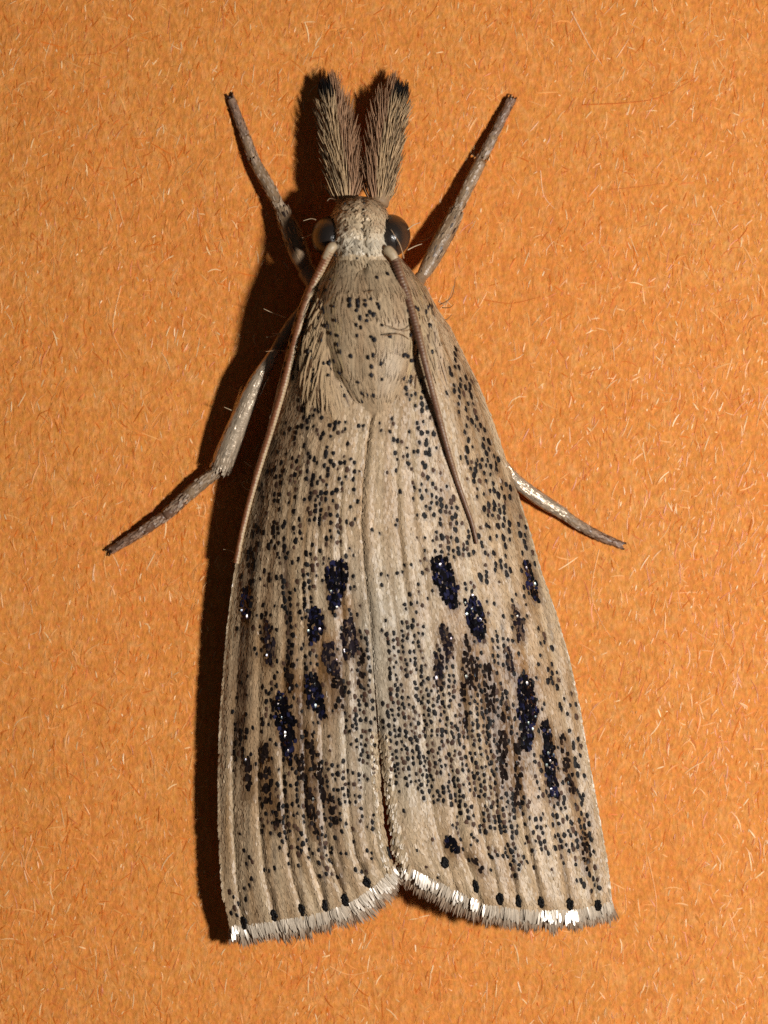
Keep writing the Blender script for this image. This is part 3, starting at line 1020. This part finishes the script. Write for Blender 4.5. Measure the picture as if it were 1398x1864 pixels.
    for i in range(1900):
        layer = i % 4
        u = rng.uniform(0.0, 1.0)
        p, d, n = W.frame(u, W.yend(u) - 6)
        x = W.x_at(u, W.yend(u))
        du = .01
        ta = W.pt(min(u + du, 1), W.yend(min(u + du, 1))) - W.pt(max(u - du, 0), W.yend(max(u - du, 0)))
        out = ta.cross(Vector((0, 0, 1)))
        if out.y > 0: out = -out
        out.normalize()
        clump = nz(u * 30, 3.3, side)
        sway = .35 * nz(u * 11, 7.7, side)
        jx = rng.normal(0, .11) + sway
        if layer == 0:      # basal scales, silvery, bent over the edge
            p = W.pt(u, W.yend(u) - rng.uniform(3, 9), 1.6)
            dd = (out * .8 + d * .3 + Vector((jx * .6, 0, -.10))).normalized()
            nn = (Vector((0, 0, 1)) - dd * dd.z).normalized()
            s = dd.cross(nn).normalized()
            if s.x < 0: s = -s
            flare = any(rng.random() < math.exp(-((x - (h0 + h1) / 2) / (h1 - h0) / .5) ** 2) for h0, h1 in hot)      # scales turned up and to the right
            roll = (.27 + rng.normal(0, .05)) if flare else (-.12 + .25 * clump + rng.normal(0, .2))
            nn = (nn * math.cos(roll) + s * math.sin(roll)).normalized()
            if (flare and rng.random() < .8) or rng.random() < .03:
                dd = (dd + Vector((0, 0, .16))).normalized()
                h = Vector((.27 + rng.normal(0, .07), -.04 + rng.normal(0, .07), .96))
                nn = (h - dd * h.dot(dd)).normalized()
            else:
                flare = False
            c = srgb(222, 204, 182) * rng.uniform(.8, 1.1)
            S.scale(p, dd, nn, rng.uniform(.010, .026), rng.uniform(.0030, .0050), c, tipcol=c * .8, lift=.0035 if flare else .0008, bend=-.0012 if flare else -.003)
        else:
            p = W.pt(u, W.yend(u) - 3, -1.5 * layer)
            dd = (out * .75 + d * .35 + Vector((jx, 0, -.16 + rng.normal(0, .06)))).normalized()
            nn = (Vector((0, 0, 1)) - dd * dd.z).normalized()
            s = dd.cross(nn).normalized()
            roll = .3 * clump + rng.normal(0, .25)
            nn = (nn * math.cos(roll) + s * math.sin(roll)).normalized()
            L = rng.uniform(.020, .040) * (1 + .45 * clump)
            c = srgb(218, 196, 170) * rng.uniform(.75, 1.1)
            tcol = srgb(138, 106, 80) * rng.uniform(.6, 1.4) if layer > 1 else srgb(190, 166, 142) * rng.uniform(.8, 1.1)
            B.scale(p, dd, nn, L, rng.uniform(.0022, .0040), c, tipcol=tcol, bend=-.003,
                    prof=((0, .8), (.5, 1), (.8, .7), (1, .15)))
    S.build('fringe_base', M_sheen, wing, kind='stuff')
    # fine scales overhanging the inner corner and the edges
    for i in range(700):
        e = rng.random()
        if e < .5:
            u = rng.uniform(.0, .05); y = rng.uniform(1330, W.yend(0.02))
            k = (y - 1330) / 260
            side_dir = Vector((-side * (.10 + .25 * k * rng.random()), -1, -.05))
            L = .008 + .012 * k * rng.random()
        else:
            u = .995; y = rng.uniform(900, 1640)
            side_dir = Vector((side * .28, -1, -.1)); L = rng.uniform(.006, .012)
        p, d, n = W.frame(u, y)
        roll = rng.normal(0, .3)
        nn = (n + Vector((roll, 0, 0))).normalized()
        if e < .5 and side > 0 and rng.random() < .22 * k: nn = Vector((.27 + rng.normal(0, .08), rng.normal(0, .08), .96))
        dd = side_dir.normalized()
        nn = (nn - dd * nn.dot(dd)).normalized()
        B.scale(p + n * .001, dd, nn, L, rng.uniform(.003, .005), C_cream * rng.uniform(.7, 1.1), lift=.001)
    B.build('fringe', M_fringe, wing, kind='stuff')
    return wing

wl = build_wing(WL, 'forewing')
wr = build_wing(WR, 'forewing')

# ---- straw-coloured tufts (tegulae) over the wing bases
def build_tegula(path, W, widths):
    pts = polyline(path, 22)
    vs, fs, cs = [], [], []
    seg = 16
    for k, (x, y, z) in enumerate(pts):
        t = k / (len(pts) - 1)
        w = float(np.interp(t, np.linspace(0, 1, len(widths)), widths))
        for j in range(seg):
            a = 2 * math.pi * j / seg
            vs.append(P(x + w * math.cos(a), y, z + w * .16 * math.sin(a) - 16 * max(0, W.side * math.cos(a))))
            cs.append(C_buff * .75)
    for k in range(len(pts) - 1):
        for j in range(seg):
            a = k * seg + j; b = k * seg + (j + 1) % seg
            fs.append((a, b, b + seg, a + seg))
    fs.append(tuple(range(seg))); fs.append(tuple(reversed(range((len(pts) - 1) * seg, len(pts) * seg))))
    o = make_mesh('tegula', vs, fs, M_skin, moth, cs)
    B = Blades()
    for i in range(2600):
        t = rng.random() ** .85
        k = min(int(t * (len(pts) - 1)), len(pts) - 2)
        x, y, z = pts[k]
        nx = pts[k + 1] - pts[k]
        w = float(np.interp(t, np.linspace(0, 1, len(widths)), widths))
        a = rng.uniform(-.2, math.pi + .2)
        p = P(x + w * math.cos(a) + rng.normal(0, 3.5), y + rng.normal(0, 8), z + w * .16 * math.sin(a) + .5 - 16 * max(0, W.side * math.cos(a)))
        n = Vector((math.cos(a) * .18, 0, abs(math.sin(a)) + .2)).normalized()
        d = (P(*pts[k + 1]) - P(*pts[k])).normalized()
        d = (d + Vector((rng.normal(0, .16) + .22 * nz(x * .03 + a, t * 4, 66), 0, 0))).normalized()
        n = (n - d * n.dot(d)).normalized()
        tuft = .5 + .5 * nz(x * .02 + math.cos(a) * 5, t * 3, 60)
        c = (C_straw * tuft + C_buff * (1 - tuft)) * rng.uniform(.72, 1.02)
        if rng.random() < .05: c = C_brown * .6
        L = rng.uniform(.02, .056) * (1 + .45 * t * rng.random())
        B.scale(p, d, n, L, rng.uniform(.002, .0042), c, lift=rng.uniform(.0015, .006), bend=-.007, prof=((0, .7), (.4, 1), (.8, .6), (1, .15)))
    for i in range(38):
        t = rng.uniform(.05, .92)
        k = min(int(t * (len(pts) - 1)), len(pts) - 2)
        x, y, z = pts[k]
        w = float(np.interp(t, np.linspace(0, 1, len(widths)), widths))
        a = rng.uniform(.25, 2.9)
        B.dome(P(x + w * math.cos(a), y, z + w * .16 * math.sin(a) + 4.5 - 16 * max(0, W.side * math.cos(a))), Vector((0, -1, 0)), Vector((math.cos(a) * .4, 0, 1)).normalized(), .009 * rng.uniform(.7, 1.2), .006 * rng.uniform(.7, 1.2), .001, C_black)
    B.build('hair_tuft', M_hair, o, kind='stuff')
    return o
build_tegula([(606, 540, 196), (596, 590, 200), (592, 645, 200), (598, 700, 196), (608, 738, 190)], WL, (10, 26, 36, 38, 30))
build_tegula([(748, 548, 196), (760, 595, 200), (764, 645, 200), (760, 700, 196), (752, 738, 190)], WR, (10, 26, 35, 36, 28))

# ---- antennae
def build_antenna(path, scape, r0, r1, pale_dir):
    sp = polyline(scape, 10)
    rr = [.0065, .0082, .009, .0092, .0090, .0088, .0086, .0082, .0078, .0074]
    vs, fs = tube([P(*q) for q in sp], rr, 16)
    cs = [C_cream * (.7 + .1 * nz(v.x * 90, v.y * 90)) if v.x * pale_dir > -9 else C_brown for v in vs]
    a = make_mesh('antenna', vs, fs, M_antenna, moth, cs)
    n = 420
    pts = [P(*q) for q in polyline(path, n)]
    # ringed whip: one small swelling for each segment
    rad = []
    s = 0
    for k in range(n):
        if k: s += (pts[k] - pts[k - 1]).length
        t = k / (n - 1)
        rad.append((r0 * (1 - t) + r1 * t) * (1 + .05 * math.cos(s / .0058 * 2 * math.pi)))
    seg = 12
    vs, fs = tube(pts, rad, seg)
    cs = []
    s = 0
    for k in range(n):
        if k: s += (pts[k] - pts[k - 1]).length
        ring = .5 + .5 * math.cos(s / .0058 * 2 * math.pi)
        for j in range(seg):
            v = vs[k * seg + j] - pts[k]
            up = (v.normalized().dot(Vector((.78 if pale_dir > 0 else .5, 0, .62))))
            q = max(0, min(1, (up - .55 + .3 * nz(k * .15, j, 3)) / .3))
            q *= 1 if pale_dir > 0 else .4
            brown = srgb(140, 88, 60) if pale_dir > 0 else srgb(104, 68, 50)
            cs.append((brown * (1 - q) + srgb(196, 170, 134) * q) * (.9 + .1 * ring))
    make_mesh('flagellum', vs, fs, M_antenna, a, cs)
    return a
def on_wing(W, x, y, h):
    u, v = W.uv(x, y)
    return W.z(max(0, min(1, u)), y) + h
LA = [(601, 456, 188), (588, 482, 174), (572, 515, 164), (556, 555, 164), (543, 600, 163), (530, 650, 155), (516, 705, 145), (500, 760, 132), (484, 812, 117), (468, 864, 107), (453, 918, 98), (440, 972, 91), (430, 1025, 86)]
build_antenna(LA, [(609, 447, 184), (604, 450, 188), (598, 459, 186), (592, 471, 179)], .0080, .0048, 1)
RA = [(719, 470, 196), (728, 500, 206), (740, 535, 212)] + [(x, y, max(on_wing(WR, x, y, 8), zz)) for x, y, zz in
      [(752, 575, 222), (764, 620, 230), (775, 665, 232), (787, 712, 222), (802, 770, 200), (816, 822, 188), (832, 875, 0), (848, 920, 0), (860, 955, 0), (868, 990, 0)]]
build_antenna(RA, [(703, 453, 192), (708, 457, 196), (714, 463, 198), (719, 472, 198)], .0082, .0030, -1)

# ---- hairy palps
def build_palp(path, widths, side):
    pts = polyline(path, 24)
    core = [P(*q) for q in pts]
    rad = [float(np.interp(k / 23, np.linspace(0, 1, len(widths)), widths)) / 1000 * .42 for k in range(24)]
    vs, fs = tube(core, rad, 14)
    o = make_mesh('palp', vs, fs, M_skin, moth, [C_buff * .55] * len(vs))
    B = Blades()
    for i in range(1700):
        t = rng.random() ** .9
        q = t * 23
        k = min(int(q), 22); f = q - k
        c0 = core[k] * (1 - f) + core[k + 1] * f
        ax = (core[k + 1] - core[k]).normalized()
        a = rng.uniform(0, 2 * math.pi)
        e1 = ax.cross(Vector((0, 0, 1))).normalized()     # to the right
        e2 = e1.cross(ax).normalized()
        if e2.z < 0: e2 = -e2
        if e1.x < 0: e1 = -e1
        rdir = e1 * math.cos(a) + e2 * math.sin(a)
        r = rad[k]
        p = c0 + rdir * r * .8
        inner = -side * math.cos(a)            # 1 on the side facing the other palp
        spread = .40 + .14 * max(0, inner) + rng.normal(0, .10)
        if t > .8: spread *= .45
        d = (ax + rdir * spread).normalized()
        L = rng.uniform(.024, .052) * (1 - .25 * t) * (1 + .45 * max(0, inner))
        wv = float(np.interp(t, np.linspace(0, 1, len(widths)), widths))
        base = (C_straw * .6 + C_buff * .4) * rng.uniform(.78, 1.2)
        tip = base * 1.1
        if inner > .35:
            base = srgb(182, 140, 106) * rng.uniform(.7, 1.1); tip = base * 1.05
        dark = 0
        if t > .70 and inner < .5: dark = min(1, (t - .70) / .10)
        elif inner < -.25 and rng.random() < .5: dark = .95
        elif rng.random() < .07: dark = .8
        if dark:
            tip = tip * (1 - dark) + C_black * dark
            if t > .82: base = base * (1 - dark) + C_black * 1.3 * dark
        mid = p + d * (L * .55) + rdir * (L * .02)
        end = p + d * L - rdir * (L * .06)
        B.hair([p, mid, end], rng.uniform(.0010, .0017), .0003, base, tip, sides=4)
    # fine long hairs on the inner side
    for i in range(260):
        t = rng.uniform(.05, .95)
        k = min(int(t * 23), 22)
        c0 = core[k]; ax = (core[k + 1] - core[k]).normalized()
        d = (ax + Vector((-side * rng.uniform(.25, .75), 0, rng.uniform(-.25, .2)))).normalized()
        L = rng.uniform(.04, .066) * (1 - .25 * t)
        col = srgb(200, 152, 110) * rng.uniform(.7, 1.1)
        B.hair([c0, c0 + d * L * .5, c0 + d * L + ax * .004], .0011, .0003, col, sides=4)
    B.build('hair_brush', M_hair, o, kind='stuff')
    return o
build_palp([(632, 374, 104), (626, 335, 92), (617, 290, 76), (609, 240, 60), (603, 200, 48), (598, 174, 42)], (44, 50, 54, 52, 40, 16), -1)
build_palp([(690, 374, 104), (694, 335, 92), (700, 290, 76), (708, 240, 60), (717, 202, 48), (723, 178, 42)], (40, 48, 54, 54, 44, 18), 1)

# ---- legs: tibia, tarsus segments and claws
def build_leg(femur, tibia, tarsus, claw_dir, silver=None, brown_tarsus=False):
    def piece(name, ctrl, parent, cols, n=16, mat=M_leg, seg=20):
        q = polyline(ctrl, n)
        vs, fs = tube([P(*r[:3]) for r in q], [r[3] / 1800 for r in q], seg)
        cs = []
        for k in range(n):
            for j in range(seg):
                v = vs[k * seg + j]
                m = .5 + .5 * nz(v.x * 60, v.y * 60, v.z * 60)
                cs.append((cols[0] * m + cols[1] * (1 - m)))
        return make_mesh(name, vs, fs, mat, parent, cs)
    tan = (srgb(164, 136, 106), srgb(108, 84, 62))
    tar = (srgb(160, 130, 108), srgb(104, 76, 58))
    leg = piece('leg', femur, moth, tan)
    tb = piece('tibia', tibia, leg, tan if not silver else (srgb(206, 188, 164), srgb(170, 144, 116)), 20, M_silver if silver else M_leg)
    q = polyline(tibia, 40)
    B = Blades()
    for i in range(700 if silver else 420):
        k = rng.integers(0, 38)
        r = q[k]
        d = (P(*q[k + 1][:3]) - P(*r[:3])).normalized()
        e1 = d.cross(Vector((0, 0, 1))).normalized(); e2 = e1.cross(d).normalized()
        if e2.z < 0: e2 = -e2
        a = rng.uniform(0, 2 * math.pi)
        n = e1 * math.cos(a) + e2 * math.sin(a)
        p = P(*r[:3]) + n * (r[3] / 1800)
        base = (srgb(206, 184, 158) if silver else srgb(166, 140, 112)) * rng.uniform(.55, 1.15)
        if not silver and rng.random() < .12: base = C_dark
        roll = rng.normal(0, .14 if silver else .3)
        nn = (n + e1 * roll).normalized()
        if silver and n.dot(Vector((.26, -.04, .96))) > .88 and rng.random() < .6:
            nn = Vector((.26 + rng.normal(0, .08), -.04 + rng.normal(0, .08), .96)).normalized()
        nn = (nn - d * nn.dot(d)).normalized()
        B.scale(p, d, nn, rng.uniform(.008, .014), rng.uniform(.0024, .0042), base, lift=rng.uniform(.0002, .0012))
    B.build('tibia_scales', M_silver if silver else M_scale, tb, kind='stuff')
    # tarsus in five pieces
    qa = polyline(tarsus, 101)
    cuts = [0, 42, 62, 77, 90, 100]
    for s in range(5):
        part = qa[cuts[s]:cuts[s + 1] + 1]
        part = part[:: max(1, len(part) // 10)].copy()
        w = part[:, 3].copy()
        prof = np.interp(np.linspace(0, 1, len(part)), [0, .12, .5, .88, 1], [.80, .94, 1, 1.10, .92])
        part[:, 3] = w * prof
        if not brown_tarsus:
            cc = tan if s < 2 else tar
        else:
            cc = tan if s < 1 else (srgb(132, 98, 76), srgb(84, 58, 44))
        sg = piece('tarsus_segment', [tuple(r) for r in part], leg, cc, 14)
    B = Blades()
    for i in range(520):
        k = int(rng.integers(0, 98))
        r = qa[k]
        d = (P(*qa[k + 2][:3]) - P(*r[:3])).normalized()
        e1 = d.cross(Vector((0, 0, 1))).normalized(); e2 = e1.cross(d).normalized()
        a = rng.uniform(0, 2 * math.pi)
        n = e1 * math.cos(a) + e2 * math.sin(a)
        f = k / 98
        c = (srgb(180, 156, 130) * (1 - f) + srgb(140, 106, 86) * f) * rng.uniform(.6, 1.15)
        B.scale(P(*r[:3]) + n * (r[3] / 1780), d, (n + e1 * rng.normal(0, .25)).normalized(), rng.uniform(.006, .011), rng.uniform(.0028, .0045), c, lift=rng.uniform(.0002, .0016))
    B.build('tarsus_scales', M_scale, leg, kind='stuff')
    e = qa[-1]
    for sgn in (-1, 1):
        d = Vector((claw_dir[0], -claw_dir[1], 0)).normalized()
        s = Vector((-d.y, d.x, 0)) * sgn
        p = P(*e[:3])
        pts = [p, p + d * .005 + s * .004 + Vector((0, 0, .001)), p + d * .010 + s * .006 - Vector((0, 0, .001)), p + d * .012 + s * .004 - Vector((0, 0, .004))]
        vs, fs = tube(pts, [.0028, .0024, .0016, .0004], 8)
        make_mesh('claw', vs, fs, M_leg, leg, [C_dark] * len(vs))
    return leg

# front pair
build_leg([(592, 540, 82, 30), (574, 515, 74, 32), (558, 492, 66, 32)],
          [(561, 500, 66, 18), (550, 474, 60, 32), (536, 436, 50, 34), (519, 396, 40, 26), (516, 388, 38, 20)],
          [(517, 391, 38, 18), (491, 342, 28, 19), (463, 292, 20, 17), (448, 252, 14, 15), (436, 221, 8, 14), (421, 180, 4, 13)], (-1, -2.6))
build_leg([(745, 545, 82, 24), (757, 522, 72, 22), (767, 502, 64, 20)],
          [(766, 506, 64, 17), (779, 485, 58, 25), (803, 440, 48, 29), (825, 398, 39, 25), (828, 391, 37, 20)],
          [(827, 392, 37, 18), (852, 340, 28, 19), (876, 292, 20, 18), (897, 250, 14, 15), (914, 215, 8, 14), (930, 184, 4, 13)], (1, -1.9))
# middle pair
build_leg([(560, 560, 70, 26), (530, 595, 80, 24), (503, 638, 84, 20)],
          [(505, 634, 84, 18), (482, 672, 78, 24), (460, 711, 70, 29), (429, 783, 52, 34), (407, 838, 36, 37), (401, 852, 32, 28)],
          [(396, 856, 30, 20), (366, 880, 26, 21), (337, 905, 22, 20), (304, 935, 18, 19), (254, 970, 13, 16), (203, 1001, 3, 12)], (-1.5, 1), silver=True, brown_tarsus=True)
build_leg([(800, 640, 60, 24), (850, 745, 60, 24), (888, 812, 54, 22)],
          [(884, 806, 54, 20), (915, 848, 42, 20), (945, 880, 36, 21), (985, 910, 28, 22), (1024, 934, 22, 18)],
          [(1020, 931, 22, 15), (1038, 945, 19, 15), (1055, 956, 16, 15), (1076, 968, 13, 14), (1098, 979, 10, 13), (1128, 991, 3, 11)], (2, .7), silver=True, brown_tarsus=True)
